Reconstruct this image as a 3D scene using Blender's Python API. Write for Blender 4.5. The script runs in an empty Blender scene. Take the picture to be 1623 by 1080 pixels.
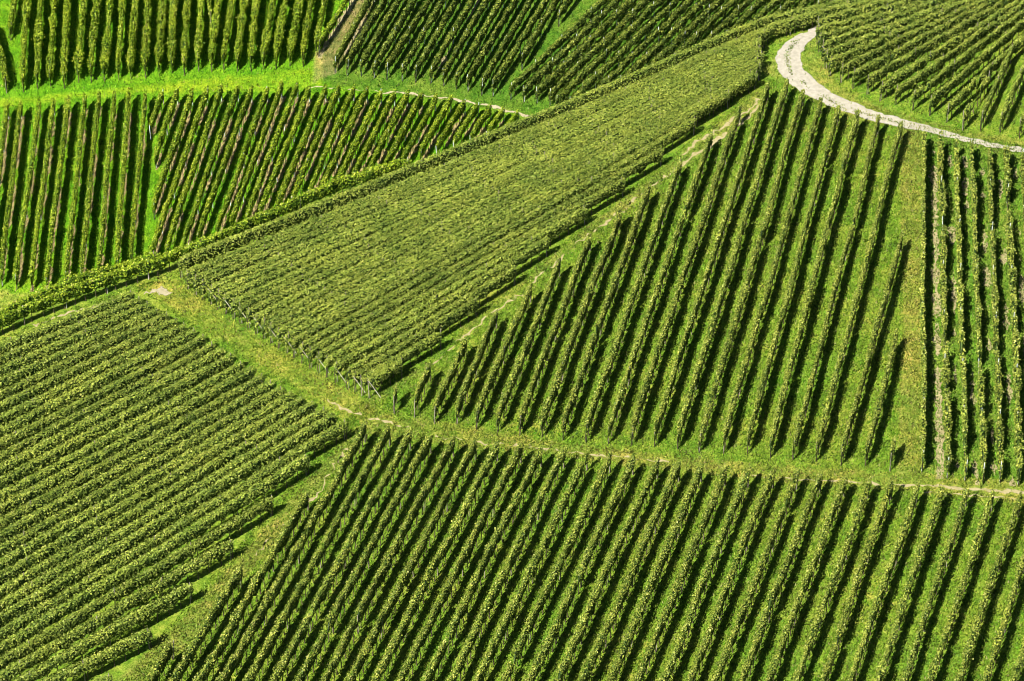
import bpy, math, random
import numpy as np
from mathutils import Vector

# ------------------------------------------------------------------ camera, sky, sun, exposure
sc = bpy.context.scene
C = sc.collection
CAM = np.array([0.0, 0.0, 150.0])
PITCH = math.radians(25.0)
FOC = 85.0
cd = bpy.data.cameras.new('camera'); cam = bpy.data.objects.new('camera', cd); C.objects.link(cam)
cd.lens = FOC; cd.sensor_width = 36.0; cd.clip_start = 1.0; cd.clip_end = 3000.0
cam.location = CAM; cam.rotation_euler = (math.pi/2 - PITCH, 0, 0)
sc.camera = cam

SUN_DIR = Vector((1.07, 1.30, -1.50)).normalized()      # the way the light travels
w = bpy.data.worlds.new('World'); sc.world = w; w.use_nodes = True
nt = w.node_tree
sky = nt.nodes.new('ShaderNodeTexSky'); sky.sky_type = 'NISHITA'; sky.sun_disc = False; sky.air_density = 0.75; sky.dust_density = 0.3
sky.sun_elevation = math.asin(-SUN_DIR.z)
sky.sun_rotation = math.atan2(-SUN_DIR.x, -SUN_DIR.y) % (2*math.pi)
bg = nt.nodes['Background']; nt.links.new(sky.outputs[0], bg.inputs[0]); bg.inputs[1].default_value = 0.05
sd = bpy.data.lights.new('sun', 'SUN'); sun = bpy.data.objects.new('sun', sd); C.objects.link(sun)
sd.energy = 5.0; sd.angle = math.radians(0.5); sd.color = (1.0, 0.95, 0.84)
sun.rotation_euler = SUN_DIR.to_track_quat('-Z', 'Y').to_euler(); sun.location = (-60, 40, 200)
sc.view_settings.view_transform = 'Standard'; sc.view_settings.look = 'None'
sc.view_settings.gamma = 1.0; sc.view_settings.use_curve_mapping = False
sc.view_settings.exposure = 1.0
try:
    sc.cycles.filter_width = 0.9
    sc.cycles.max_bounces = 5; sc.cycles.diffuse_bounces = 1; sc.cycles.transmission_bounces = 2
except Exception: pass

rng = np.random.default_rng(7)

# ------------------------------------------------------------------ the two hillsides
W, H = 1623.0, 1080.0
FPX = W*FOC/36.0
fwd = np.array([0, math.cos(PITCH), -math.sin(PITCH)]); upv = np.array([0, math.sin(PITCH), math.cos(PITCH)])

def near_z(x, y):
    return CAM[2] - 95.3 + 0.29*(y-181.5) + 0.22*np.sin(x/15+1.0)*np.sin(y/19) + 0.10*np.sin(x/6.1)*np.cos(y/8.3+1)
def far_z(x, y):
    yy = y - 240.0
    z = np.where(yy < 120, 0.625*yy, 75 + 0.2*(yy-120))
    return np.maximum(CAM[2] - 104.9 + z, CAM[2]-128.0) + 0.30*np.sin(x/13)*np.sin(y/11+.5)

def unproject(px, py, h=0.0, far=False):
    """point of the hillside (raised by h) where a sight line meets it"""
    px = np.asarray(px, float); py = np.asarray(py, float); h = np.asarray(h, float)
    d = fwd[None, :] + ((px-W/2)/FPX)[..., None]*np.array([1., 0, 0]) + ((H/2-py)/FPX)[..., None]*upv[None, :]
    f = far_z if far else near_z
    t = np.full(px.shape, 240.0)
    for _ in range(14):
        p = CAM + d*t[..., None]
        g = p[..., 2] - f(p[..., 0], p[..., 1]) - h
        e = 0.05; q = CAM + d*(t+e)[..., None]
        g2 = q[..., 2] - f(q[..., 0], q[..., 1]) - h
        t = t - g*e/(g2-g)
    p = CAM + d*t[..., None]
    return p[..., :2]

def project(p):
    v = p - CAM
    z = v @ fwd
    return W/2 + FPX*v[..., 0]/z, H/2 - FPX*(v @ upv)/z

def U(pts, far=False):
    a = np.array([(p[0], p[1], p[2] if len(p) > 2 else 0.0) for p in pts], float)
    return unproject(a[:, 0], a[:, 1], a[:, 2], far)

# the brow: it follows the two outermost rows of the dense parcel
K1 = U([(-230,636), (-30,547), (45,513), (126,480), (187,459), (259,436), (291,421),
        (345,372,1.85), (400,347,1.85), (470,315,1.85), (540,283,1.85), (607,263,1.85), (650,248,1.85)])
E0 = U([(283,413,1.85), (540,307,1.85), (833,187,1.85), (1007,111,1.85), (1216,28,1.85), (1330,2,1.85), (1420,-18,1.85)])
_c = [tuple(p) for p in K1[:-2]] + [tuple(p) for p in E0 if p[0] > K1[-1][0]+2]
_c = np.array(_c)
_t = np.gradient(_c, axis=0); _t /= np.linalg.norm(_t, axis=1)[:, None]
BROW = _c + np.stack([-_t[:, 1], _t[:, 0]], 1)*.3
a0 = BROW[0] - (BROW[1]-BROW[0])/np.linalg.norm(BROW[1]-BROW[0])*400
a1 = BROW[-1] + (BROW[-1]-BROW[-2])/np.linalg.norm(BROW[-1]-BROW[-2])*400
BROW = np.vstack([a0, BROW, a1])

def height(x, y):
    x = np.asarray(x, float); y = np.asarray(y, float)
    d = np.maximum((y - np.interp(x, BROW[:, 0], BROW[:, 1]))*0.85, 0)
    drop = np.where(d < 2.4, 0.26*d*d, 0.26*2.4**2 + 1.248*(d-2.4))
    return np.maximum(near_z(x, y) - drop, far_z(x, y))
def beyond(x, y):
    return y > np.interp(x, BROW[:, 0], BROW[:, 1]) + 3
def H3(xy):
    return np.column_stack([xy, height(xy[:, 0], xy[:, 1])])

def inpoly(x, y, poly):
    poly = np.asarray(poly, float); c = np.zeros(x.shape, bool); n = len(poly); j = n-1
    for i in range(n):
        xi, yi = poly[i]; xj, yj = poly[j]
        if yi != yj:
            c ^= ((yi > y) != (yj > y)) & (x < (xj-xi)*(y-yi)/(yj-yi)+xi)
        j = i
    return c

# ------------------------------------------------------------------ materials
def node(nt, t, **k):
    n = nt.nodes.new(t)
    for a, v in k.items():
        if isinstance(a, str) and hasattr(n, a): setattr(n, a, v)
    return n
def mat_base(name, rough=0.8, spec=0.2):
    m = bpy.data.materials.new(name); m.use_nodes = True; nt = m.node_tree
    b = nt.nodes['Principled BSDF']; b.inputs['Roughness'].default_value = rough
    b.inputs['Specular IOR Level'].default_value = spec
    return m, nt, b
def ramp(nt, fac, stops):
    r = nt.nodes.new('ShaderNodeValToRGB'); e = r.color_ramp.elements
    while len(e) < len(stops): e.new(0.5)
    for el, (p, c) in zip(e, stops): el.position = p; el.color = (*c, 1)
    if fac is not None: nt.links.new(fac, r.inputs[0])
    return r
def noise(nt, vec, scale, detail=3, rough=.6):
    n = nt.nodes.new('ShaderNodeTexNoise'); n.inputs['Scale'].default_value = scale
    n.inputs['Detail'].default_value = detail; n.inputs['Roughness'].default_value = rough
    if vec is not None: nt.links.new(vec, n.inputs['Vector'])
    return n
def mixc(nt, mode, fac, a, b):
    m = nt.nodes.new('ShaderNodeMix'); m.data_type = 'RGBA'; m.blend_type = mode
    for i, v in ((0, fac), (6, a), (7, b)):
        if hasattr(v, 'is_output'): nt.links.new(v, m.inputs[i])
        else: m.inputs[i].default_value = v if i == 0 else (*v, 1)
    return m.outputs[2]

def leaf_material(name, stops, trans=0.22, rowvar=0.12):
    m, nt, b = mat_base(name, 0.55, 0.25)
    at = nt.nodes.new('ShaderNodeAttribute'); at.attribute_name = 'tint'
    r = ramp(nt, at.outputs['Fac'], stops)
    tc = nt.nodes.new('ShaderNodeNewGeometry')
    n = noise(nt, tc.outputs['Position'], 0.35, 3)
    hs = nt.nodes.new('ShaderNodeHueSaturation')
    oi = nt.nodes.new('ShaderNodeObjectInfo')
    mr = nt.nodes.new('ShaderNodeMapRange'); nt.links.new(n.outputs[0], mr.inputs[0])
    mr.inputs[1].default_value = .3; mr.inputs[2].default_value = .7
    mr.inputs[3].default_value = .8; mr.inputs[4].default_value = 1.2
    mr2 = nt.nodes.new('ShaderNodeMapRange'); nt.links.new(oi.outputs['Random'], mr2.inputs[0])
    mr2.inputs[3].default_value = 1-rowvar; mr2.inputs[4].default_value = 1+rowvar
    mu = nt.nodes.new('ShaderNodeMath'); mu.operation = 'MULTIPLY'
    nt.links.new(mr.outputs[0], mu.inputs[0]); nt.links.new(mr2.outputs[0], mu.inputs[1])
    nt.links.new(mu.outputs[0], hs.inputs['Value'])
    mr3 = nt.nodes.new('ShaderNodeMapRange'); nt.links.new(n.outputs[0], mr3.inputs[0])
    mr3.inputs[1].default_value = .3; mr3.inputs[2].default_value = .7
    mr3.inputs[3].default_value = .512; mr3.inputs[4].default_value = .488
    nt.links.new(mr3.outputs[0], hs.inputs['Hue'])
    nt.links.new(r.outputs[0], hs.inputs['Color']); nt.links.new(hs.outputs[0], b.inputs['Base Color'])
    tr = nt.nodes.new('ShaderNodeBsdfTranslucent'); nt.links.new(hs.outputs[0], tr.inputs[0])
    mx = nt.nodes.new('ShaderNodeMixShader'); mx.inputs[0].default_value = trans
    nt.links.new(b.outputs[0], mx.inputs[1]); nt.links.new(tr.outputs[0], mx.inputs[2])
    nt.links.new(mx.outputs[0], nt.nodes['Material Output'].inputs[0])
    return m

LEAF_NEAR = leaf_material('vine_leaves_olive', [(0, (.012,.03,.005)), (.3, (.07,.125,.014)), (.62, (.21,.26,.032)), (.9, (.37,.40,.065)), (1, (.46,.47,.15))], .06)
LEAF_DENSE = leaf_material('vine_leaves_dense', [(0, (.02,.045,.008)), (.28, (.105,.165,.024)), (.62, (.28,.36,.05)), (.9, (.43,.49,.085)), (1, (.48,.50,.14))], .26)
LEAF_FAR = leaf_material('vine_leaves_bright', [(0, (.02,.05,.004)), (.3, (.095,.18,.008)), (.62, (.25,.35,.016)), (.9, (.40,.48,.035)), (1, (.5,.5,.12))], .18)
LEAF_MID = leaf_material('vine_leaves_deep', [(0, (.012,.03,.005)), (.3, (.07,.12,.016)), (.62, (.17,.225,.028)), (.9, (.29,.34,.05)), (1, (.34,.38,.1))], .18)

def simple(name, c1, c2, scale, rough=.85, bump=0.0):
    m, nt, b = mat_base(name, rough, .2)
    g = nt.nodes.new('ShaderNodeNewGeometry')
    n = noise(nt, g.outputs['Position'], scale, 4)
    r = ramp(nt, n.outputs[0], [(.3, c1), (.7, c2)])
    nt.links.new(r.outputs[0], b.inputs['Base Color'])
    if bump:
        bp = nt.nodes.new('ShaderNodeBump'); bp.inputs['Strength'].default_value = bump; bp.inputs['Distance'].default_value = .05
        nt.links.new(n.outputs[0], bp.inputs['Height']); nt.links.new(bp.outputs[0], b.inputs['Normal'])
    return m
BARK = simple('vine_bark', (.06,.045,.028), (.16,.125,.08), 9)
POST = simple('post_weathered_wood', (.17,.15,.11), (.30,.27,.21), 5)
POST_PALE = simple('post_pale_wood', (.38,.35,.28), (.55,.52,.43), 5)
POST_STEEL = simple('post_galvanised', (.42,.46,.46), (.60,.64,.63), 3, .45)

def ground_material(name, attr=True):
    m, nt, b = mat_base(name, .9, .1)
    at = nt.nodes.new('ShaderNodeVertexColor'); at.layer_name = 'ground'
    g = nt.nodes.new('ShaderNodeNewGeometry'); P = g.outputs['Position']
    n1 = noise(nt, P, .16, 4, .65); n2 = noise(nt, P, 1.1, 4, .7); n3 = noise(nt, P, 6.0, 3, .7)
    r1 = ramp(nt, n1.outputs[0], [(.36, (.80,.95,.9)), (.5, (1,1,1)), (.66, (1.35,1.08,1.35))])
    c = mixc(nt, 'MULTIPLY', 1.0, at.outputs[0], r1.outputs[0])
    r2 = ramp(nt, n2.outputs[0], [(.32, (.38,.58,.5)), (.5, (1,1,1)), (.66, (1.75,1.32,2.2))])
    c = mixc(nt, 'MULTIPLY', .8, c, r2.outputs[0])
    r3 = ramp(nt, n3.outputs[0], [(.36, (.42,.48,.4)), (.52, (1,1,1)), (.66, (1.65,1.5,1.9))])
    c = mixc(nt, 'MULTIPLY', .8, c, r3.outputs[0])
    nt.links.new(c, b.inputs['Base Color'])
    bp = nt.nodes.new('ShaderNodeBump'); bp.inputs['Strength'].default_value = .55; bp.inputs['Distance'].default_value = .12
    nt.links.new(n3.outputs[0], bp.inputs['Height']); nt.links.new(bp.outputs[0], b.inputs['Normal'])
    return m
GROUND = ground_material('meadow_ground')

def grass_mat():
    m, nt, b = mat_base('grass_blades', .6, .2)
    at = nt.nodes.new('ShaderNodeVertexColor'); at.layer_name = 'ground'
    nt.links.new(at.outputs[0], b.inputs['Base Color'])
    tr = nt.nodes.new('ShaderNodeBsdfTranslucent'); nt.links.new(at.outputs[0], tr.inputs[0])
    mx = nt.nodes.new('ShaderNodeMixShader'); mx.inputs[0].default_value = .3
    nt.links.new(b.outputs[0], mx.inputs[1]); nt.links.new(tr.outputs[0], mx.inputs[2])
    nt.links.new(mx.outputs[0], nt.nodes['Material Output'].inputs[0])
    return m
GRASS = grass_mat()
def worn(name, c1, c2, scale, cut):
    m = simple(name, c1, c2, scale, .95, .4); nt = m.node_tree; b = nt.nodes['Principled BSDF']
    at = nt.nodes.new('ShaderNodeAttribute'); at.attribute_name = 'edge'
    g = nt.nodes.new('ShaderNodeNewGeometry'); n = noise(nt, g.outputs['Position'], 2.6, 4, .75)
    a = nt.nodes.new('ShaderNodeMath'); a.operation = 'ADD'; nt.links.new(at.outputs['Fac'], a.inputs[0]); nt.links.new(n.outputs[0], a.inputs[1])
    r = nt.nodes.new('ShaderNodeMapRange'); nt.links.new(a.outputs[0], r.inputs[0])
    r.inputs[1].default_value = cut; r.inputs[2].default_value = cut+.12
    nt.links.new(r.outputs[0], b.inputs['Alpha'])
    return m
GRAVEL = worn('pale_gravel', (.28,.26,.205), (.41,.38,.31), 2.4, .62)
TRACK = worn('worn_track', (.24,.21,.09), (.36,.31,.17), 2.6, .98)
PALE = worn('pale_patch', (.24,.21,.12), (.38,.34,.22), 2.6, .98)
SOIL = simple('bare_soil', (.10,.08,.03), (.36,.29,.12), 3.2, .95, .5)
SOIL_PALE = simple('bare_soil_pale', (.17,.15,.06), (.37,.32,.17), 3.0, .95, .5)

# ------------------------------------------------------------------ mesh helpers
def mesh_from(name, V, faces_n, loops, mat, attrs=None, smooth=False):
    """faces_n = vertices per face (array), loops = flat vertex indices"""
    me = bpy.data.meshes.new(name)
    V = np.ascontiguousarray(V, np.float32); loops = np.ascontiguousarray(loops, np.int32)
    faces_n = np.ascontiguousarray(faces_n, np.int32)
    me.vertices.add(len(V)); me.vertices.foreach_set('co', V.ravel())
    me.loops.add(len(loops)); me.loops.foreach_set('vertex_index', loops)
    st = np.zeros(len(faces_n), np.int32); st[1:] = np.cumsum(faces_n)[:-1]
    me.polygons.add(len(faces_n)); me.polygons.foreach_set('loop_start', st)
    for nm, (kind, data) in (attrs or {}).items():
        a = me.attributes.new(nm, kind, 'POINT')
        a.data.foreach_set('value' if kind == 'FLOAT' else 'color', np.ascontiguousarray(data, np.float32).ravel())
    me.materials.append(mat)
    me.update(calc_edges=True)
    if smooth: me.polygons.foreach_set('use_smooth', np.ones(len(faces_n), bool))
    return me
def link(name, me, parent=None, loc=None):
    o = bpy.data.objects.new(name, me); C.objects.link(o)
    if loc is not None: o.location = loc
    if parent: o.parent = parent
    return o

def resample(xy, step):
    d = np.r_[0, np.cumsum(np.linalg.norm(np.diff(xy, axis=0), axis=1))]
    n = max(2, int(round(d[-1]/step))+1)
    t = np.linspace(0, d[-1], n)
    return np.column_stack([np.interp(t, d, xy[:, 0]), np.interp(t, d, xy[:, 1])]), t
def extend(xy, a=0.0, b=0.0):
    xy = np.array(xy, float)
    if a:
        v = xy[0]-xy[1]; xy = np.vstack([xy[0]+v/np.linalg.norm(v)*a, xy])
    if b:
        v = xy[-1]-xy[-2]; xy = np.vstack([xy, xy[-1]+v/np.linalg.norm(v)*b])
    return xy

# ------------------------------------------------------------------ vine rows
def smooth_noise(t, scale, r):
    n = int(t.max()/scale)+4
    k = r.normal(0, 1, n)
    return np.interp(t/scale, np.arange(n), k)

def vine_row(xy, label, group, leaf=LEAF_NEAR, top=1.9, bottom=.72, half=.25, dens=200, size=.15, quads=True,
             trunk_step=1.0, post_step=6.0, post_mat=POST, post_h=2.0, post_r=.04, gaps=0.0, brace=None, lumps=.5, hv=1.0, side_shade=.28, nz=.35, spread=.62, name='vine_row', flop=0.0, pin=.3):
    r = np.random.default_rng(int(rng.integers(1 << 30)))
    top = top*(1+r.normal(0, .025)); half = half*(1+r.normal(0, .07)); dens = dens*(1+r.normal(0, .05))
    P, t = resample(xy, .35)
    L = t[-1]; N = len(P)
    # a little waywardness along the row
    T = np.gradient(P, axis=0); T /= np.maximum(np.linalg.norm(T, axis=1), 1e-6)[:, None]
    Nn = np.stack([-T[:, 1], T[:, 0]], 1)
    P = P + Nn*(smooth_noise(t, 5.0, r)*.05)[:, None]
    Z = height(P[:, 0], P[:, 1])
    org = np.array([P[0, 0], P[0, 1], Z[0]])
    root = bpy.data.objects.new(name, None); C.objects.link(root)
    root.location = org; root.empty_display_size = .3
    root['label'] = label; root['category'] = 'vine row'; root['group'] = group
    hn = hv*np.clip(smooth_noise(t, .55, r)*.10 + smooth_noise(t, 3.0, r)*.06, -.3, .28)      # top line
    wn = np.clip(1 + smooth_noise(t, .6, r)*.22*lumps*2, .55, 1.6)                                # width
    bn = smooth_noise(t, .45, r)*.16                                                      # lower line
    enddist = np.minimum(t, L-t); bn = bn - .20*np.clip(1-enddist/.9, 0, 1); hn = hn - (.05+.3*r.random())*np.clip(1-enddist/.5, 0, 1)
    alive = np.ones(N)
    if gaps > 0:
        g = smooth_noise(t, 1.3, r); alive = np.where(g < np.quantile(g, gaps), 0.0, 1.0)
    taper = np.clip(np.minimum(t, L-t)/.5, 0, 1)*.6 + .4
    # core: knobbly inner mass of shoots, tinted dark to paint shade between leaves
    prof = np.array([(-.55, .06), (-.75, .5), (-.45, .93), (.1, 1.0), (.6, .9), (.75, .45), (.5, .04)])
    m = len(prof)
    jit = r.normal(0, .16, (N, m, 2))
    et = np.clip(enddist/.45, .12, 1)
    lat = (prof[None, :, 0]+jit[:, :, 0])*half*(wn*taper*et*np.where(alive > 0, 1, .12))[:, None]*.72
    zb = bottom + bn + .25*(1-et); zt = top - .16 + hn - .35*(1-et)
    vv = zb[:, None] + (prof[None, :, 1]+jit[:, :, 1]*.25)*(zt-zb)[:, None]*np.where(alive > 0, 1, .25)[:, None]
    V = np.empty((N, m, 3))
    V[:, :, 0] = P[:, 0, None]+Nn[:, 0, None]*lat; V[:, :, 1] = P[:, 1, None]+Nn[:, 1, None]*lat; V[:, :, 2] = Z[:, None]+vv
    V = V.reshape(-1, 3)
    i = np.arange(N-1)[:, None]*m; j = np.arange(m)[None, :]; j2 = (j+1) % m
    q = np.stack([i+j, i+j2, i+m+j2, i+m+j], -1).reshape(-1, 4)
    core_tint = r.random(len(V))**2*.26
    caps = [np.arange(m)[::-1], (N-1)*m+np.arange(m)]
    # leaves
    n = int(dens*L)
    s = r.random(n)*L
    f = s/L*(N-1); i0 = np.minimum(f.astype(int), N-2); fr = (f-i0)
    keep = (alive[i0] > 0) | (r.random(n) < .08); s = s[keep]; i0 = i0[keep]; fr = fr[keep]; n = len(s)
    lerp = lambda a: a[i0]*(1-fr)+a[i0+1]*fr
    px = lerp(P[:, 0]); py = lerp(P[:, 1]); pz = lerp(Z); nx = Nn[i0, 0]; ny = Nn[i0, 1]; tx = T[i0, 0]; ty = T[i0, 1]
    hw = half*lerp(wn)*lerp(taper); zlo = bottom+lerp(bn); zhi = top+lerp(hn)
    kind = r.random(n)
    side = np.where(r.random(n) < .5, -1., 1.)
    u = r.random(n)
    o = np.where(kind < .34, (r.random(n)*2-1)*hw, side*hw*(.62+.5*r.random(n)))
    v = np.where(kind < .34, zhi - .02 - .12*(o/np.maximum(hw, .01))**2 + r.normal(0, .05, n), zlo + (zhi-zlo)*(u**.9))
    sh = r.random(n) < .035                                                # stray shoots
    v = np.where(sh, zhi + r.random(n)*.26, v); o = np.where(sh, o*.7, o)
    fl = r.random(n) < .04; o = np.where(fl, o*1.5, o)
    # narrower at the bottom
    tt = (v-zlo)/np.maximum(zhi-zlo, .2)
    o = o*np.clip(.62+.6*tt, .5, 1.05) + flop*(1-tt)*0
    c = np.stack([px+nx*o, py+ny*o, pz+v], 1)
    # outward + up normals, scattered
    nv = np.stack([nx*np.sign(o)*1.1, ny*np.sign(o)*1.1, np.full(n, nz)], 1)
    nv[kind < .34] = (0, 0, 1.1)
    nv += r.normal(0, .55, (n, 3)); nv /= np.linalg.norm(nv, axis=1)[:, None]
    a = r.normal(0, 1, (n, 3)); a -= nv*np.sum(a*nv, 1)[:, None]; a /= np.linalg.norm(a, axis=1)[:, None]
    b = np.cross(nv, a)
    sz = size*(.6+.8*r.random(n))
    if quads:
        LV = np.stack([c-a*sz[:, None]*.55, c+b*sz[:, None]*.5, c+a*sz[:, None]*.62-nv*sz[:, None]*.12, c-b*sz[:, None]*.5], 1); k = 4
    else:
        LV = np.stack([c-a*sz[:, None]*.62-b*sz[:, None]*.5, c+b*sz[:, None]*.78, c+a*sz[:, None]*.68-b*sz[:, None]*.4], 1); k = 3
    ti = np.clip(.04+(.62-spread)*.5 + spread*r.random(n)**1.15 + side_shade*(tt-1) + .28 + r.normal(0, .06, n), 0, 1)  # lower leaves tinted darker: shade of the row side put into colour
    ti = np.where(r.random(n) < .03, .93+.07*r.random(n), ti)
    LT = np.repeat(ti, k)
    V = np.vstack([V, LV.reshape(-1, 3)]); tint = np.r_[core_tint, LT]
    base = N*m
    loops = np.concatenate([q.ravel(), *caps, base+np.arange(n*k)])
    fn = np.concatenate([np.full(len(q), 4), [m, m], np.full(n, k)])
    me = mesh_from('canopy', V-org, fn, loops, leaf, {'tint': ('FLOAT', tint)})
    o_ = link('canopy', me, root)
    # trunks: crooked, tapering stems
    nt_ = max(2, int(L/trunk_step)+1)
    ts = np.linspace(.12, L-.12, nt_) + r.normal(0, .08, nt_)*(np.arange(nt_) > 0)*(np.arange(nt_) < nt_-1)
    bx = np.interp(ts, t, P[:, 0]); by = np.interp(ts, t, P[:, 1]); bz = np.interp(ts, t, Z)
    hts = np.array([-.05, .5, 1.15]); rad = np.array([.045, .036, .03])*1.15
    offs = r.normal(0, .05, (nt_, 3, 2)); offs[:, 0] = 0
    ang = np.array([0, 2.09, 4.19])
    ring = np.stack([np.cos(ang), np.sin(ang)], 1)
    V = np.empty((nt_, 3, 3, 3))
    for lv in range(3):
        for kk in range(3):
            V[:, lv, kk, 0] = bx+offs[:, lv, 0]+ring[kk, 0]*rad[lv]
            V[:, lv, kk, 1] = by+offs[:, lv, 1]+ring[kk, 1]*rad[lv]
            V[:, lv, kk, 2] = bz+hts[lv]
    fc = []
    for lv in range(2):
        for kk in range(3):
            fc.append([lv*3+kk, lv*3+(kk+1) % 3, lv*3+3+(kk+1) % 3, lv*3+3+kk])
    fc = np.array(fc)
    q = (np.arange(nt_)[:, None, None]*9+fc[None]).reshape(-1, 4)
    me = mesh_from('trunks', V.reshape(-1, 3)-org, np.full(len(q), 4), q.ravel(), BARK)
    to = link('trunks', me, root); to['kind'] = 'stuff'
    # posts
    npst = max(1, int(round(L/post_step)))
    tp = np.linspace(pin, L-pin, npst+1) + np.r_[0, r.normal(0, .2, npst-1), 0] if npst > 1 else np.array([.02, L-.02])
    for q_, tq in enumerate(tp):
        x = np.interp(tq, t, P[:, 0]); y = np.interp(tq, t, P[:, 1]); z = np.interp(tq, t, Z)
        po = link('post', post_mesh(post_mat, post_r), root, (x-org[0], y-org[1], z-org[2]-.05))
        po.scale = (1, 1, post_h+.05+r.normal(0, .05)); po.rotation_euler = (r.normal(0, .03), r.normal(0, .03), r.random()*3)
    if brace is not None:                      # slanting pole that stays the end post
        e = 0 if brace == 0 else N-1
        dx, dy = (.9, .12)
        x, y, z = P[e, 0], P[e, 1], Z[e]
        f0 = np.array([x+dx*1.15, y+dy*1.15]); zz = float(height(f0[0], f0[1]))-.05
        v = Vector((x-f0[0], y-f0[1], z+1.7-zz)); ln = v.length
        bo = link('brace', post_mesh(POST_PALE, post_r*.9), root, (f0[0]-org[0], f0[1]-org[1], zz-org[2]))
        bo.rotation_euler = v.to_track_quat('Z', 'Y').to_euler(); bo.scale = (1, 1, ln)
    return root

_pm = {}
def post_mesh(mat, rad):
    key = (mat.name, round(rad, 4))
    if key in _pm: return _pm[key]
    a = np.arange(6)*math.pi/3
    V = []
    for z, rr in ((0, rad), (.97, rad*.92), (1.0, rad*.6)):
        V += [(math.cos(t)*rr, math.sin(t)*rr, z) for t in a]
    f = []
    for l in range(2):
        for k in range(6): f.append([l*6+k, l*6+(k+1) % 6, l*6+6+(k+1) % 6, l*6+6+k])
    loops = np.concatenate([np.array(f).ravel(), np.arange(12, 18)])
    me = mesh_from('post', np.array(V), [4]*12+[6], loops, mat)
    _pm[key] = me
    return me

# ------------------------------------------------------------------ road, tracks and bare strips
def sheet(name, left, right, mat, far=False, lift=.03, cols=5, step=.6, rag=.12, seed=1, edge_k=1.0):
    r = np.random.default_rng(seed)
    Lp, _ = resample(U(left, far), .4); Rp, _ = resample(U(right, far), .4)
    n = int(max(len(Lp), len(Rp))*.4/step)+2
    def rs(p):
        d = np.r_[0, np.cumsum(np.linalg.norm(np.diff(p, axis=0), axis=1))]; t = np.linspace(0, d[-1], n)
        return np.column_stack([np.interp(t, d, p[:, 0]), np.interp(t, d, p[:, 1])])
    Lp = rs(Lp); Rp = rs(Rp)
    wdt = np.linalg.norm(Rp-Lp, axis=1)[:, None]; dv = (Rp-Lp)/np.maximum(wdt, 1e-6)
    Lp = Lp + dv*r.normal(0, rag, (n, 1)); Rp = Rp + dv*r.normal(0, rag, (n, 1))
    V = np.empty((n, cols, 3))
    for c in range(cols):
        f = c/(cols-1); xy = Lp*(1-f)+Rp*f
        V[:, c, :2] = xy; V[:, c, 2] = height(xy[:, 0], xy[:, 1])+lift
    i = np.arange(n-1)[:, None]*cols; j = np.arange(cols-1)[None, :]
    q = np.stack([i+j, i+j+1, i+cols+j+1, i+cols+j], -1).reshape(-1, 4)
    a, b, c_ = V[0, 0], V[0, 1], V[1, 0]
    if np.cross(b-a, c_-a)[2] < 0: q = q[:, ::-1]
    o = link(name, mesh_from(name, V.reshape(-1, 3), np.full(len(q), 4), q.ravel(), mat,
             {'edge': ('FLOAT', np.tile(np.minimum(1, (1-np.abs(np.linspace(-1, 1, cols)))*edge_k), n))}, smooth=True))
    o['kind'] = 'structure'
    return o, np.vstack([Lp, Rp[::-1]])
def offset_line(pts, d, far=False):      # pixel polyline and half widths (px) -> left / right pixel lines
    p = np.array([q[:2] for q in pts], float); t = np.gradient(p, axis=0); t /= np.linalg.norm(t, axis=1)[:, None]
    nn = np.stack([-t[:, 1], t[:, 0]], 1); d = np.broadcast_to(np.asarray(d, float), (len(p),))[:, None]
    return [tuple(v) for v in p+nn*d], [tuple(v) for v in p-nn*d]

road_polys = []
RL = [(1340,28),(1318,34),(1296,42),(1266,54),(1249,65),(1236.6,76),(1229,85),(1227,94),(1230,108),(1239,123),(1259,140),(1281,154),(1320,171),(1357,184),(1389,195),(1427,203),(1467,209),(1500,217.5),(1527,224.5),(1575,234.5),(1640,246)]
RR = [(1345,33),(1325,38),(1304,46),(1288,62),(1279,72),(1273.6,81),(1271,88),(1270,96),(1273,105),(1278.5,113),(1293,128),(1320,148),(1350,162),(1392,178),(1427,187),(1467,199),(1500,208.5),(1527,216.5),(1575,227),(1640,239)]
o, pg = sheet('gravel_road', RL, RR, GRAVEL, rag=.10, cols=13, seed=3, edge_k=3.0); road_polys.append(pg)
# grass growing between the wheel tracks of the road
mid = [((a[0]+b[0])/2, (a[1]+b[1])/2) for a, b in zip(U(RL), U(RR))]

def track(name, pts, hw, mat=TRACK, far=False, rag=.12, seed=5, lift=.02):
    l, r_ = offset_line(pts, [h_*1.7 for h_ in hw])
    o, pg = sheet(name, l, r_, mat, far, lift, 5, .45, rag, seed); road_polys.append(pg); return o
track('wheel_track', [(1208,153),(1190,172),(1160,191),(1129,211),(1100,231),(1080,246)], [1.6,2.2,2.5,2.7,2.2,1.2], seed=6, rag=.22)
track('wheel_track', [(1212,160),(1195,178),(1165,203),(1140,221),(1112,240),(1085,259),(1060,275)], [1.2,2.4,2.6,3,2.4,1.8,.8], seed=7, rag=.22)
track('wheel_track', [(1062,274),(1035,296),(1005,318),(975,343),(940,366),(905,395),(872,424),(840,455),(806,480),(776,501),(745,526),(715,552),(680,583),(655,600)],
      [.9,.5,1.2,1.7,1.0,.5,1.6,2.0,.6,1.5,1.8,.5,1.1,.3], seed=21, rag=.25)
track('wheel_track', [(552,712),(535,733),(515,760),(498,782),(470,812),(440,842),(405,880)], [.3,1.2,.4,1.5,.5,1.0,.2], seed=22, rag=.25)
track('farm_track', [(520,632),(538,643),(560,655),(584,664),(620,672),(655,679)], [.5,1.5,2.4,2.2,1.0,.4], seed=8, rag=.2)
track('farm_track', [(690,692),(745,698),(790,706),(860,711),(930,719),(1000,727),(1060,733)], [.3,1.0,.5,1.0,.9,.7,.3], seed=9, rag=.2)
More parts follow.
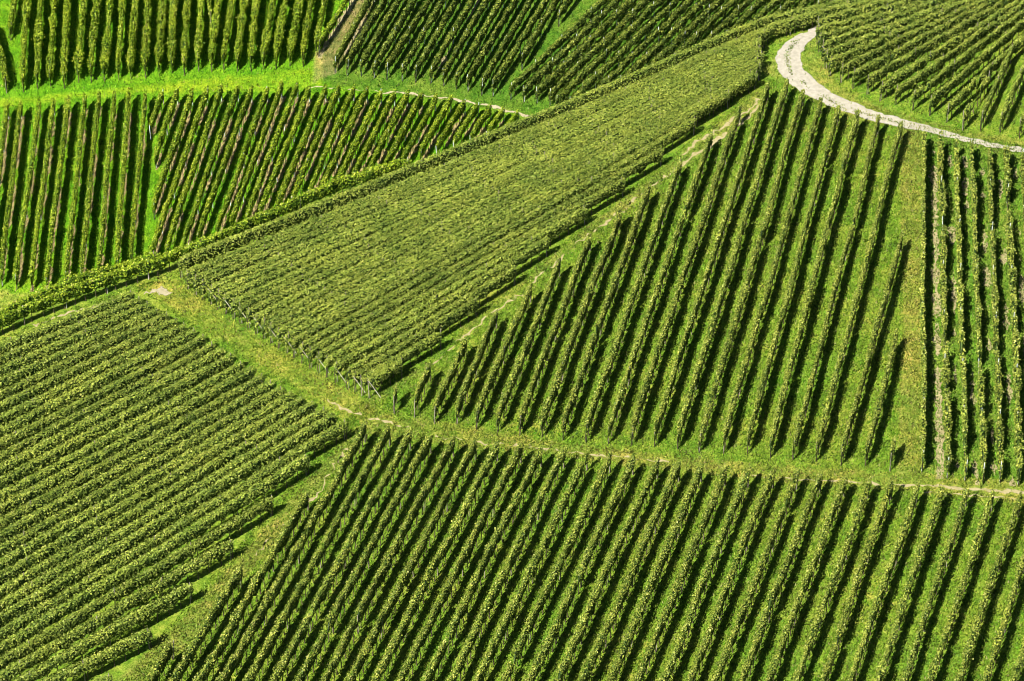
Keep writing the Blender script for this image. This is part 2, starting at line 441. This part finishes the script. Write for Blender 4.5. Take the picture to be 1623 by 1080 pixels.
track('farm_track', [(1180,752),(1260,760),(1330,762),(1400,768),(1462,770),(1540,776),(1623,781),(1680,785)], [.3,.8,.8,1.0,1.8,2.4,3.0,3.0], seed=10, rag=.16)
track('farm_track', [(1462,780),(1540,786),(1600,790),(1680,795)], [.4,.8,1.2,1.5], seed=11, rag=.16)
track('worn_patch', [(228,467),(240,463),(252,462),(262,463),(272,467)], [1.0,4.5,5.0,4.5,1.5], mat=PALE, seed=12, rag=.3)
track('worn_patch', [(50,516),(75,510),(105,499),(130,492)], [.3,1.5,1.2,.4], seed=13, rag=.2)
track('worn_patch', [(132,493),(160,483),(185,473)], [.3,1.1,.4], seed=14, rag=.2)
track('far_track', [(488,138),(520,139),(562,143),(599,146),(636,148.5),(673,151),(697,155),(720,158.5),(749,163),(781,170),(806,177),(835,184),(860,190)],
      [.4,.8,.7,.8,.9,1.0,1.3,1.3,1.6,1.9,2.3,2.8,2.8], far=True, seed=15, rag=.12, mat=PALE)
track('worn_patch', [(4,486),(20,484),(40,492)], [.6,2.5,.6], far=True, seed=16, rag=.4)

# ------------------------------------------------------------------ terrain
PIX = lambda pts, far=False: U(pts, far)
zones_near = [
    (PIX([(1425,205),(1462,205),(1462,752),(1420,752),(1432,520)]), (.17,.21,.026)),
    (PIX([(1340,190),(1200,110),(1290,60),(1330,140),(1450,190),(1640,225),(1640,245),(1500,212)]), (.165,.22,.025)),
    (PIX([(560,655),(700,668),(900,705),(1250,740),(1640,765),(1640,800),(1250,765),(900,725),(700,705),(580,690)]), (.17,.215,.025)),
    (PIX([(225,450),(285,445),(400,530),(590,640),(600,670),(540,655),(400,570),(300,510)]), (.17,.22,.022)),
    (PIX([(1210,140),(1212,170),(940,370),(740,520),(620,630),(575,640),(700,560),(930,360)]), (.15,.205,.024)),
    (PIX([(545,700),(590,680),(300,1020),(200,1100),(160,1100),(300,970)]), (.14,.19,.022)),
    (PIX([(1465,205),(1640,235),(1640,765),(1465,750)]), (.105,.195,.016)),
]
zones_far = [
    (PIX([(-400,-300),(590,-300),(560,0),(503,95),(503,130),(560,140),(840,185),(900,300),(600,700),(-400,900)], True), (.092,.225,.005)),
    (PIX([(-60,165),(510,108),(510,140),(200,148),(-60,175)], True), (.16,.27,.008)),
    (PIX([(505,95),(565,0),(600,-60),(640,-60),(598,0),(528,120),(505,125)], True), (.135,.145,.035)),
    (PIX([(500,80),(512,85),(512,125),(500,128)], True), (.24,.24,.05)),
    (PIX([(-60,455),(105,470),(75,520),(-60,540)], True), (.14,.22,.02)),
]
def ground_colour(x, y):
    n = len(x)
    c = np.tile(np.array([.128,.212,.016]), (n, 1))
    fr = beyond(x, y)
    c[fr] = (.07,.15,.010)
    for poly, col in zones_near:
        m = inpoly(x, y, poly) & ~fr; c[m] = col
    for poly, col in zones_far:
        m = inpoly(x, y, poly) & fr; c[m] = col
    return c

def axis(a, b, step, lo, hi):
    mid = np.arange(a, b+1e-6, step)
    def out(s, e, sg):
        r = []; v = s; st = step
        while abs(e-v) > 1e-3 and (e-v)*sg > 0:
            st *= 1.35; v = v+sg*st
            if (e-v)*sg <= 0: v = e
            r.append(v)
        return r
    return np.array(out(a, lo, -1)[::-1]+list(mid)+out(b, hi, 1))
gx = axis(-66, 72, .5, -500, 500); gy = axis(134, 330, .5, -60, 900)
X, Y = np.meshgrid(gx, gy, indexing='xy'); xf, yf = X.ravel(), Y.ravel()
V = np.column_stack([xf, yf, height(xf, yf)])
nx_, ny_ = len(gx), len(gy)
i = np.arange(ny_-1)[:, None]*nx_; j = np.arange(nx_-1)[None, :]
q = np.stack([i+j, i+j+1, i+nx_+j+1, i+nx_+j], -1).reshape(-1, 4)
gc = ground_colour(xf, yf)
me = mesh_from('ground', V, np.full(len(q), 4), q.ravel(), GROUND,
               {'ground': ('FLOAT_COLOR', np.column_stack([gc, np.ones(len(gc))]))}, smooth=True)
go = link('ground', me); go['kind'] = 'structure'

# ------------------------------------------------------------------ grass
def blades(name, n, x, y, hgt, label, extra=None):
    r = np.random.default_rng(99+n)
    ok = np.ones(len(x), bool)
    for pg in road_polys: ok &= ~inpoly(x, y, pg) | (r.random(len(x)) < .03)
    x = x[ok]; y = y[ok]
    if extra is not None: x = np.r_[x, extra[:, 0]]; y = np.r_[y, extra[:, 1]]
    n = len(x)
    z = height(x, y)
    a = r.random(n)*math.tau; wd = .04+.055*r.random(n); hh = hgt*(.4+1.1*r.random(n)**1.3)
    lx = r.normal(0, .5, n)*hh; ly = r.normal(0, .5, n)*hh
    ca, sa = np.cos(a)*wd, np.sin(a)*wd
    V = np.stack([np.stack([x-ca, y-sa, z-.01], 1), np.stack([x+ca, y+sa, z-.01], 1), np.stack([x+lx, y+ly, z+hh], 1)], 1)
    col = ground_colour(x, y)
    rr = np.random.default_rng(4)
    def vn(sc_):                                  # smooth value noise over the ground
        G = rr.random((256, 256)); u = x/sc_+100; v_ = y/sc_+100; iu = u.astype(int); iv = v_.astype(int); fu = u-iu; fv = v_-iv
        fu = fu*fu*(3-2*fu); fv = fv*fv*(3-2*fv); a_ = lambda p, q: G[(iu+p) % 256, (iv+q) % 256]
        return (a_(0,0)*(1-fu)+a_(1,0)*fu)*(1-fv)+(a_(0,1)*(1-fu)+a_(1,1)*fu)*fv
    patch = np.clip(vn(2.6)*.5+vn(.8)*.5, 0, 1); dark = vn(1.1)*.5+vn(.45)*.5
    k = np.clip(r.normal(1.02, .38, n), .25, 2.2)[:, None]
    warm = np.clip(r.normal(0, .22, n)+(patch-.5)*1.0, -.6, 1.0)[:, None]
    col = col*(k*(.35+1.3*dark)[:, None])*(1+warm*np.array([[.75, .12, 1.2]]))
    dry = r.random(n) < .05
    col[dry] = col[dry]*.3+np.array([.32,.29,.12])*.7
    col = np.repeat(np.clip(col, .002, .7), 3, axis=0)
    o = link(name, mesh_from(name, V.reshape(-1, 3), np.full(n, 3), np.arange(3*n), GRASS,
             {'ground': ('FLOAT_COLOR', np.column_stack([col, np.ones(len(col))]))}))
    o['kind'] = 'stuff'; o['label'] = label; o['category'] = 'grass'
    return o
def scatter(poly, dens, r):
    lo = poly.min(0); hi = poly.max(0)
    n = int(dens*(hi-lo).prod()); x = lo[0]+r.random(n)*(hi[0]-lo[0]); y = lo[1]+r.random(n)*(hi[1]-lo[1])
    m = inpoly(x, y, poly); return x[m], y[m]
r_ = np.random.default_rng(5)
xs, ys = [], []
for poly, dn in [(PIX([(1215,125),(1640,235),(1700,1130),(150,1130),(580,630)]), 75),
                 (PIX([(215,455),(290,425),(600,640),(540,700),(215,455)]), 50),
                 (PIX([(-40,550),(280,425),(230,460),(-40,590)]), 50),
                 (PIX([(1205,60),(1340,-10),(1700,-60),(1700,260),(1215,125)]), 30)]:
    a, b = scatter(poly, dn, r_); xs.append(a); ys.append(b)
MED = [([(1262,64),(1252,78),(1247,92),(1249,106),(1256,120)], .16), ([(1268,130),(1279,138)], .2), ([(1302,152),(1318,162),(1340,174)], .16), ([(1350,175),(1392,187),(1427,196)], .14),
       ([(1427,196),(1467,204),(1500,213),(1527,220.5),(1575,231),(1640,242.5)], .24)]
MX = []
for pts_, sd_ in MED:
    p_, _ = resample(U(pts_), .02); k_ = r_.random(len(p_)) < .8; MX.append((p_ + r_.normal(0, sd_, p_.shape))[k_])
MX = np.vstack(MX)
blades('grass', 1, np.concatenate(xs), np.concatenate(ys), .16, 'short mown grass between the vine rows of the nearer slope', MX)
xs, ys = scatter(PIX([(-40,-40),(1320,-40),(1200,60),(600,330),(-40,560)], True), 22, r_)
blades('grass', 2, xs, ys, .20, 'bright green grass between the vine rows of the slope behind the brow')

# ------------------------------------------------------------------ the parcels
ORD = ['first','second','third','fourth','fifth','sixth','seventh','eighth','ninth','tenth','eleventh','twelfth','thirteenth','fourteenth','fifteenth',
       'sixteenth','seventeenth','eighteenth','nineteenth','twentieth']
def ordn(k):
    if k < 20: return ORD[k]
    t, u = divmod(k+1, 10)
    tens = {2: 'twenty', 3: 'thirty', 4: 'forty'}[t]
    return (tens[:-1]+'ieth') if u == 0 else tens+'-'+ORD[u-1]
def lerp_row(a, b, f): return [(a[i][0]*(1-f)+b[i][0]*f, a[i][1]*(1-f)+b[i][1]*f) for i in range(len(a))]
soil_rows = []

# A: open rows below the level grass track
A_top = [(274,1013),(383,895),(490,775),(583,668),(618,673),(652,679),(685,685),(720,690),(755,695),(791,697),(827,700),(860,706),(896,708),
         (932,712),(969,716),(1006,719),(1043,724),(1079,730),(1114,731),(1151,736),(1188,738),(1226,740),(1265,742),(1302,746),(1340,752),(1379,756),(1416,758),
         (1457,763),(1495,767),(1535,769),(1574,776),(1618,777),(1656,782),(1697,788)]
A_bot = [236,270,311,350,390,430,470,510,551,592,632,672,712,754,795,838,880,922,964,1008,1050,1091,1132,1174,1217,1259,1302,1345,1389,1431,1474,1518,1561,1605]
for k in range(34):
    xy = extend(U([(A_top[k][0], A_top[k][1], 1.85), (A_bot[k], 1080, 1.85)]), 0, 7 if k > 1 else 5)
    if k < 3: lab = f'{ordn(k)} short stepped vine row from the bottom edge, ending on the slanting grass verge'
    else: lab = f'{ordn(k-3)} vine row from the left running down from the level grass track'
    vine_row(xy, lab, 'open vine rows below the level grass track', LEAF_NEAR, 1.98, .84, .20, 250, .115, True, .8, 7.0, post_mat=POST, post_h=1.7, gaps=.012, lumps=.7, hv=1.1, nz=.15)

# B: open rows of the triangular parcel above that track
B_bot = [(622,656),(656,662),(687,672),(722,675),(754,683),(789,687),(822,692),(858,695),(892,700),(928,704),(963,706),(1000,708),(1037,711),(1074,714),
         (1109,720),(1145,721),(1183,721),(1220,728),(1257,732),(1294,734),(1333,740),(1372,741),(1410,748)]
B_top = [(627,608),(682,573),(738,532),(787,488),(842,447),(888,407),(938,367),(985,328),(1030,289),(1080,248),(1128,205),(1174,164),(1219,128),(1248,124),
         (1274,138),(1303,150),(1330,163),(1360,173),(1394,182),(1428,191),(1430,367),(1423,523),(1419,690)]
for k in range(23):
    xy = U([(B_bot[k][0], B_bot[k][1], 0), (B_top[k][0], B_top[k][1], 1.85)])
    if k == 0: lab = 'single bushy vine standing alone at the lower left tip of the triangular parcel'
    elif k < 13: lab = f'{ordn(k)} vine row from the left in the triangle, ending at the worn verge'
    elif k < 20: lab = f'{ordn(k-13)} vine row from the left among those reaching the pale gravel road'
    else: lab = ['long cut-short vine row beside the pale green strip', 'half-length vine row beside the pale green strip', 'shortest stub of vine row at the foot of the pale green strip'][k-20]
    vine_row(xy, lab, 'open vine rows of the triangular parcel', LEAF_NEAR, 1.95, .66, .18, 250, .115, True, .85, 7.0, post_mat=POST, post_h=1.75, gaps=.012 if k else 0, lumps=.7, hv=1.1, nz=.15)

# C: upright rows at the right edge
C_top = [(1465,203),(1491,212),(1516,219),(1540,220),(1568,224),(1595,229),(1621,236),(1648,243)]
C_bot = [(1460,751),(1501,761),(1529,765),(1557,770),(1585,768),(1615,772),(1646,776),(1680,780)]
for k in range(8):
    bow = 0 if k == 0 else 6
    m_ = ((C_top[k][0]+C_bot[k][0])/2-bow*.3, 480)
    xy = U([(C_bot[k][0], C_bot[k][1], 0), (C_top[k][0], C_top[k][1], 1.85)])
    lab = 'dense straight vine row at the right edge of the pale green strip' if k == 0 else f'{ordn(k-1)} ragged upright vine row right of the dense straight row'
    vine_row(xy, lab, 'upright ragged vine rows at the right', LEAF_NEAR, 1.75 if k else 1.9, .55, .20 if k else .18, 175, .15, True, .95, 6.0,
             post_mat=POST_STEEL, post_h=1.95, gaps=0 if k == 0 else .10, lumps=.8 if k == 0 else 1.2, hv=1.0 if k == 0 else 2.0)
    if k: soil_rows.append((xy, .30 if k == 1 else .24, SOIL_PALE, 'bare_soil', .08 if k == 1 else .68, .55 if k == 1 else .5))

# D: rows beyond the gravel road
D = [(1340,10,.2,0),(1312,30,.22,0),(1297,46,.25,0),(1293,58,.28,0),(1293,71,.31,0),(1296,84,.34,0),(1301,97,.38,0),(1306,110,.40,0),(1313,122,.43,0),(1330,132,.47,0),(1350,142,.52,0),
     (1372,151,.57,0),(1393,162,.62,0),(1418,169,.69,0),(1445,177,.77,0),(1472,185,.86,0),(1498,196,.93,0),(1525,208,1.6,40),(1554,209,2.3,48),(1585,213,2.3,90),(1614,221,2.3,90),(1645,228,2.3,90),(1675,236,2.3,90)]
for k, (x, y, s, ln) in enumerate(D):
    ln = ln or (430 if s < .5 else 300)
    if 0.5 <= s < 1: ln = min(ln, (1700-x))
    xy = U([(x, y), (x+ln, y-ln*s)])
    if k < 9: lab = f'{ordn(k)} bushy vine row from the top on the inside of the road bend'
    elif k < 17: lab = f'{ordn(k-9)} slanting vine row beyond the gravel road, counted from the bend'
    elif k == 17: lab = 'thin sparse vine row with bare soil at its foot beyond the gravel road'
    else: lab = f'{ordn(k-18)} steep short vine row at the right beyond the narrowing gravel road'
    vine_row(xy, lab, 'vine rows beyond the gravel road', LEAF_DENSE, 1.85, .75 if k > 8 else .55, .24 if k < 9 else .17, 180, .13, False, 1.0, 8.0, post_mat=POST,
             post_h=2.15, gaps=.5 if k == 17 else .03, lumps=.7, brace=0 if k < 9 and k % 3 == 0 else None)

# E: dense parcel under the brow
def edgeE(x):
    return float(np.interp(x, [283,297,345,395,485,555,585], [445,463,493,525,583,622,632]))
e0 = [(283,413,1.85), (1216,28,1.85), (1332,2,1.85)]
R_low = [(1156,170),(1103,213),(1050,262),(990,310),(930,355),(870,405),(818,450),(758,500),(698,553),(637,600)]
L_low = [463,476,489,503,516,531,548,560,573,585]
rowsE = []
NE = 15
for k in range(NE):
    if k == 0: rowsE.append(extend(U(e0), 0, 4)); continue
    lx = 283+12*k; l = (lx, edgeE(lx), 0)
    if k == 1: rr = [(1230,62,0),(1345,28,0)]
    else: rr = [(1222-11*(k-2)/12, 66+67*(k-2)/12, 0)]
    q_ = U([l]+rr); q_[-1] = q_[-1] + (q_[0]-q_[-1])/np.linalg.norm(q_[0]-q_[-1])*(.5+rng.random()*1.6)*(k > 1); rowsE.append(q_)
for lx, rr in zip(L_low, R_low): rowsE.append(U([(lx, edgeE(lx), 0), (rr[0], rr[1], 0)]))
for k, xy in enumerate(rowsE):
    if k < NE: lab = f'{ordn(k)} row of the dense slanting strip, counting down from the brow'
    else: lab = f'{ordn(k-NE)} stepped row from the road on the lower verge of the dense strip'
    vine_row(xy, lab, 'closely set vine rows of the slanting strip', LEAF_DENSE, 1.86, .60 if k < NE else .86, .33 if k < NE else .28, 215, .115, False, 1.1, 7.0, post_mat=POST, post_h=2.0, lumps=.15, hv=.15, side_shade=.0, nz=.9, spread=.5,
             brace=0 if k % 2 == 0 and k > 2 else None)

# K: the rows standing on the brow
vine_row(extend(K1[1:], 0, 0), 'bright vine row on the brow above the grass path, pale posts showing beneath', 'vine rows along the brow', LEAF_FAR, 1.9, .75, .32, 190, .15, True, 1.0, 4.0,
         post_mat=POST_PALE, post_h=1.9, lumps=.9)
k2 = K1[1:6]; t_ = np.gradient(k2, axis=0); t_ /= np.linalg.norm(t_, axis=1)[:, None]
vine_row(k2 + np.stack([-t_[:, 1], t_[:, 0]], 1)*1.5, 'short outer vine row behind the brow row at the left frame edge', 'vine rows along the brow', LEAF_FAR, 1.9, .7, .32, 170, .15, True, 1.0, 6.0,
         post_mat=POST, post_h=1.9, lumps=.9)

# F: dense parcel at the lower left
F = []
edgeF = lambda x: float(np.interp(x, [209,247,287,320,353,397,433,480,513,533,549], [458,483,507,527,550,578,603,627,643,655,664]))
for k in range(23):
    lx = 212+13.5*k+.083*k*k; ly = 545+18.5*k+.1*k*k
    F.append([(lx, edgeF(lx), 1.85), (0, ly, 1.85)])
for k, (x, y) in enumerate([(489,757),(432,820),(369,889),(305,958),(240,1030),(178,1105)]):
    F.append([(x, y-36, 1.85), (0, 1000+23*(k+1), 1.85)])
for k, pts in enumerate(F):
    xy = extend(U(pts), 0, 5)
    if k < 22: lab = f'{ordn(k)} row of the dense lower left parcel, counting down from its top corner'
    elif k == 22: lab = 'row of the dense lower left parcel whose end post stands beside the track junction'
    else: lab = f'{ordn(k-23)} stepped row below the track junction in the lower left parcel'
    vine_row(xy, lab, 'closely set vine rows of the lower left parcel', LEAF_DENSE, 1.86, .60 if k < 22 else .84, .31, 225, .115, False, 1.1, 7.0, post_mat=POST, post_h=2.0, lumps=.2, hv=.25, side_shade=.1, nz=.65, spread=.52)

# G: far slope, upright rows then slanting rows
G1t = [(11,160),(33,160),(62,158),(85,154),(108,150),(134,149),(157,145),(181,145),(205,141),(230,143)]
G1b = [(-20,458),(2,457),(26,462),(50,463),(75,465),(105,459),(131,452),(158,450),(186,440),(209,430)]
G_posts = dict(post_mat=POST_STEEL, post_h=1.75, post_r=.05)
for k in range(10):
    xy = U([(G1t[k][0], G1t[k][1], 1.85), (G1b[k][0], G1b[k][1], 0)], True)
    vine_row(xy, f'{ordn(k)} upright vine row from the left below the bright green terrace', 'upright vine rows below the bright terrace', LEAF_FAR, 1.95, .8, .22, 200, .13, False, .6, 4.5, **G_posts)
    soil_rows.append((xy, .22, SOIL, 'bare_soil', .25, 0.0))
G2x = [257,282,306,329,352,378,399,425,448,472,491,517,539,563,583,605,627,648,670,692,716,736,757,778,799,821]
G2y = [141,138,139,135,133,133,135,133,128,127,134,133,133,133,134,137,140,141,145,148,150,156,160,164,168,176]
for k in range(26):
    x, y = G2x[k], G2y[k]
    rt = float(np.interp(x, [257,450,650,800], [-.30,-.33,-.43,-.45]))
    if k == 0: e = (240,222)
    elif k == 1: e = (247,270)
    elif k == 2: e = (243,350)
    else:
        ye = 428 if x < 352 else float(np.interp(x, [352,450,560,650,760,840], [415,375,330,290,245,215]))
        e = (x+rt*(ye-y), ye)
    xy = U([(x, y, 1.85), (e[0], e[1], 0)], True)
    vine_row(xy, f'{ordn(k)} slanting vine row from the left below the far pale track' if k > 2 else
             ['short wedge row where slanting rows meet the upright ones', 'second wedge row ending in bright grass', 'third and longest wedge row along the bright grass gap'][k],
             'slanting vine rows below the far track', LEAF_FAR, 1.95, .8, .21, 200, .13, False, .6, 4.5, **G_posts)
    soil_rows.append((xy, .22, SOIL, 'bare_soil', .25, 0.0))

# H: upright rows above the terrace
Hb = [(12,148),(36,148),(60,143),(80,139),(102,142),(125,133),(145,133),(167,131),(188,129),(209,127),(231,126),(253,123),(273,118),(294,121),(315,115),
      (335,116),(356,113),(377,115),(398,115),(417,112),(438,112),(460,107),(480,108)]
Ht = [-8,43,63,85,106,132,152,173,193,214,235,256,276,297,318,346,367,386,406,432,452,474,493]
for k in range(23):
    if k == 0: xy = U([(12,148,0), (0,85,1.2), (-14,30,1.85)], True)
    else: xy = extend(U([(Hb[k][0], Hb[k][1], 0), (Ht[k], 0, 1.85)], True), 0, 6)
    vine_row(xy, f'{ordn(k)} upright vine row from the left above the bright green terrace', 'upright vine rows above the bright terrace', LEAF_FAR, 2.0, .7, .32, 250, .14, False, .9, 5.5, lumps=.8,
             post_mat=POST, post_h=1.9)
for (b, t, lab) in [((17,66),(22,0),'short vine row ending early near the upper left corner'), ((335,46),(331,0),'brownish stub of vine row squeezed between two longer rows at the top edge'),
                    ((503,90),(513,0),'last upright vine row before the dry slanting row')]:
    vine_row(extend(U([(b[0], b[1], 0), (t[0], t[1], 1.85)], True), 0, 6), lab, 'upright vine rows above the bright terrace', LEAF_FAR, 1.85, .7, .26, 165, .16, False, .9, 6, post_mat=POST)
dry = extend(U([(504,92,0), (560,2,0)], True), 0, 7)
vine_row(dry, 'pale dry-stemmed slanting vine row dividing bright rows from darker rows', 'slanting vine rows above the far track', LEAF_FAR, 1.8, .95, .22, 120, .16, False, .7, 4, post_mat=POST)
soil_rows.append((dry, .25, SOIL_PALE, 'bare_soil', 0, 0))

# I, J: darker slanting rows above the far track
Ib = [(530,118),(549,122),(570,123),(592,127),(612,129),(636,131),(658,133),(681,134),(701,138),(721,144),(741,148),(762,154),(782,156)]
for k, (x, y) in enumerate(Ib):
    xt = 599+23.2*k
    xy = extend(U([(x, y, 0), (xt-10, 0, 1.0)], True), 0, 6)
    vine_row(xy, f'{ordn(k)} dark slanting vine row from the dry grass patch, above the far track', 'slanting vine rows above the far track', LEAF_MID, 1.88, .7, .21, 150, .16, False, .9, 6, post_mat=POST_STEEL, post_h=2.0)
    if k in (0, 7): soil_rows.append((xy, .2, SOIL_PALE, 'bare_soil', .3, 0))
for (b, t, lab) in [((826,113),(886,0),'cut-short dark row ending at the narrow grass wedge'), ((884,44),(907,0),'shortest dark row at the top of the narrow grass wedge')]:
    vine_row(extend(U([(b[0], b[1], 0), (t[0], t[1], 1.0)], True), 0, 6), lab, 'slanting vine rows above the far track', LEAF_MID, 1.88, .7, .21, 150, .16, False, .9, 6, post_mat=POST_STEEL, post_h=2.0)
for k in range(17):
    x, y = 808+20.5*k, 161+2.6*k
    x2 = x+ (y+10)*1.03
    if k > 3:       # hidden feet: only as far down as the brow lets one see
        pass
    xy = extend(U([(x, y, 0), (x2, -10, 0)], True), 0 if k < 4 else 1, 8)
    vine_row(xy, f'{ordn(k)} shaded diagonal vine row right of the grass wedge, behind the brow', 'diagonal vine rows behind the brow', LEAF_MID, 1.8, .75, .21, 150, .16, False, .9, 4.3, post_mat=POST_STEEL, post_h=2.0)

# bare strips under some rows (one sheet per kind of soil)
def strips(name, items, mat):
    Vs, Qs, base = [], [], 0
    r = np.random.default_rng(31)
    for xy, hw, m, nm, gap, off in items:
        P, t = resample(xy, .3)
        T = np.gradient(P, axis=0); T /= np.linalg.norm(T, axis=1)[:, None]; Nn = np.stack([-T[:, 1], T[:, 0]], 1)
        n = len(P)
        wv = hw*(1+.35*smooth_noise(t, .6, r)+r.normal(0, .3, n))
        if gap > 0:
            g = smooth_noise(t, 1.8, r); wv = wv*np.clip((g-np.quantile(g, gap))*2.5, 0, 1)
        wv = np.maximum(wv, 0)
        sg = 1 if T[0, 1] > 0 else -1
        c = P + Nn*sg*off + Nn*(smooth_noise(t, .9, r)*.06)[:, None]
        V = np.empty((n, 3, 3))
        for ci, f in enumerate((-1, 0, 1)):
            e = c + Nn*(wv*f)[:, None]; V[:, ci, :2] = e; V[:, ci, 2] = height(e[:, 0], e[:, 1])+.025
        i = np.arange(n-1)[:, None]*3; j = np.arange(2)[None, :]
        q = np.stack([i+j, i+3+j, i+3+j+1, i+j+1], -1).reshape(-1, 4)+base
        Vs.append(V.reshape(-1, 3)); Qs.append(q); base += n*3
    V = np.vstack(Vs); Q = np.vstack(Qs)
    o = link(name, mesh_from(name, V, np.full(len(Q), 4), Q.ravel(), mat)); o['kind'] = 'structure'
for mt, nm in ((SOIL, 'bare_soil'), (SOIL_PALE, 'bare_soil')):
    it = [s for s in soil_rows if s[2] is mt]
    if it: strips(nm, it, mt)

print('TRIS', sum(len(o.data.polygons) for o in sc.objects if o.type == 'MESH'), 'OBJ', len(sc.objects))
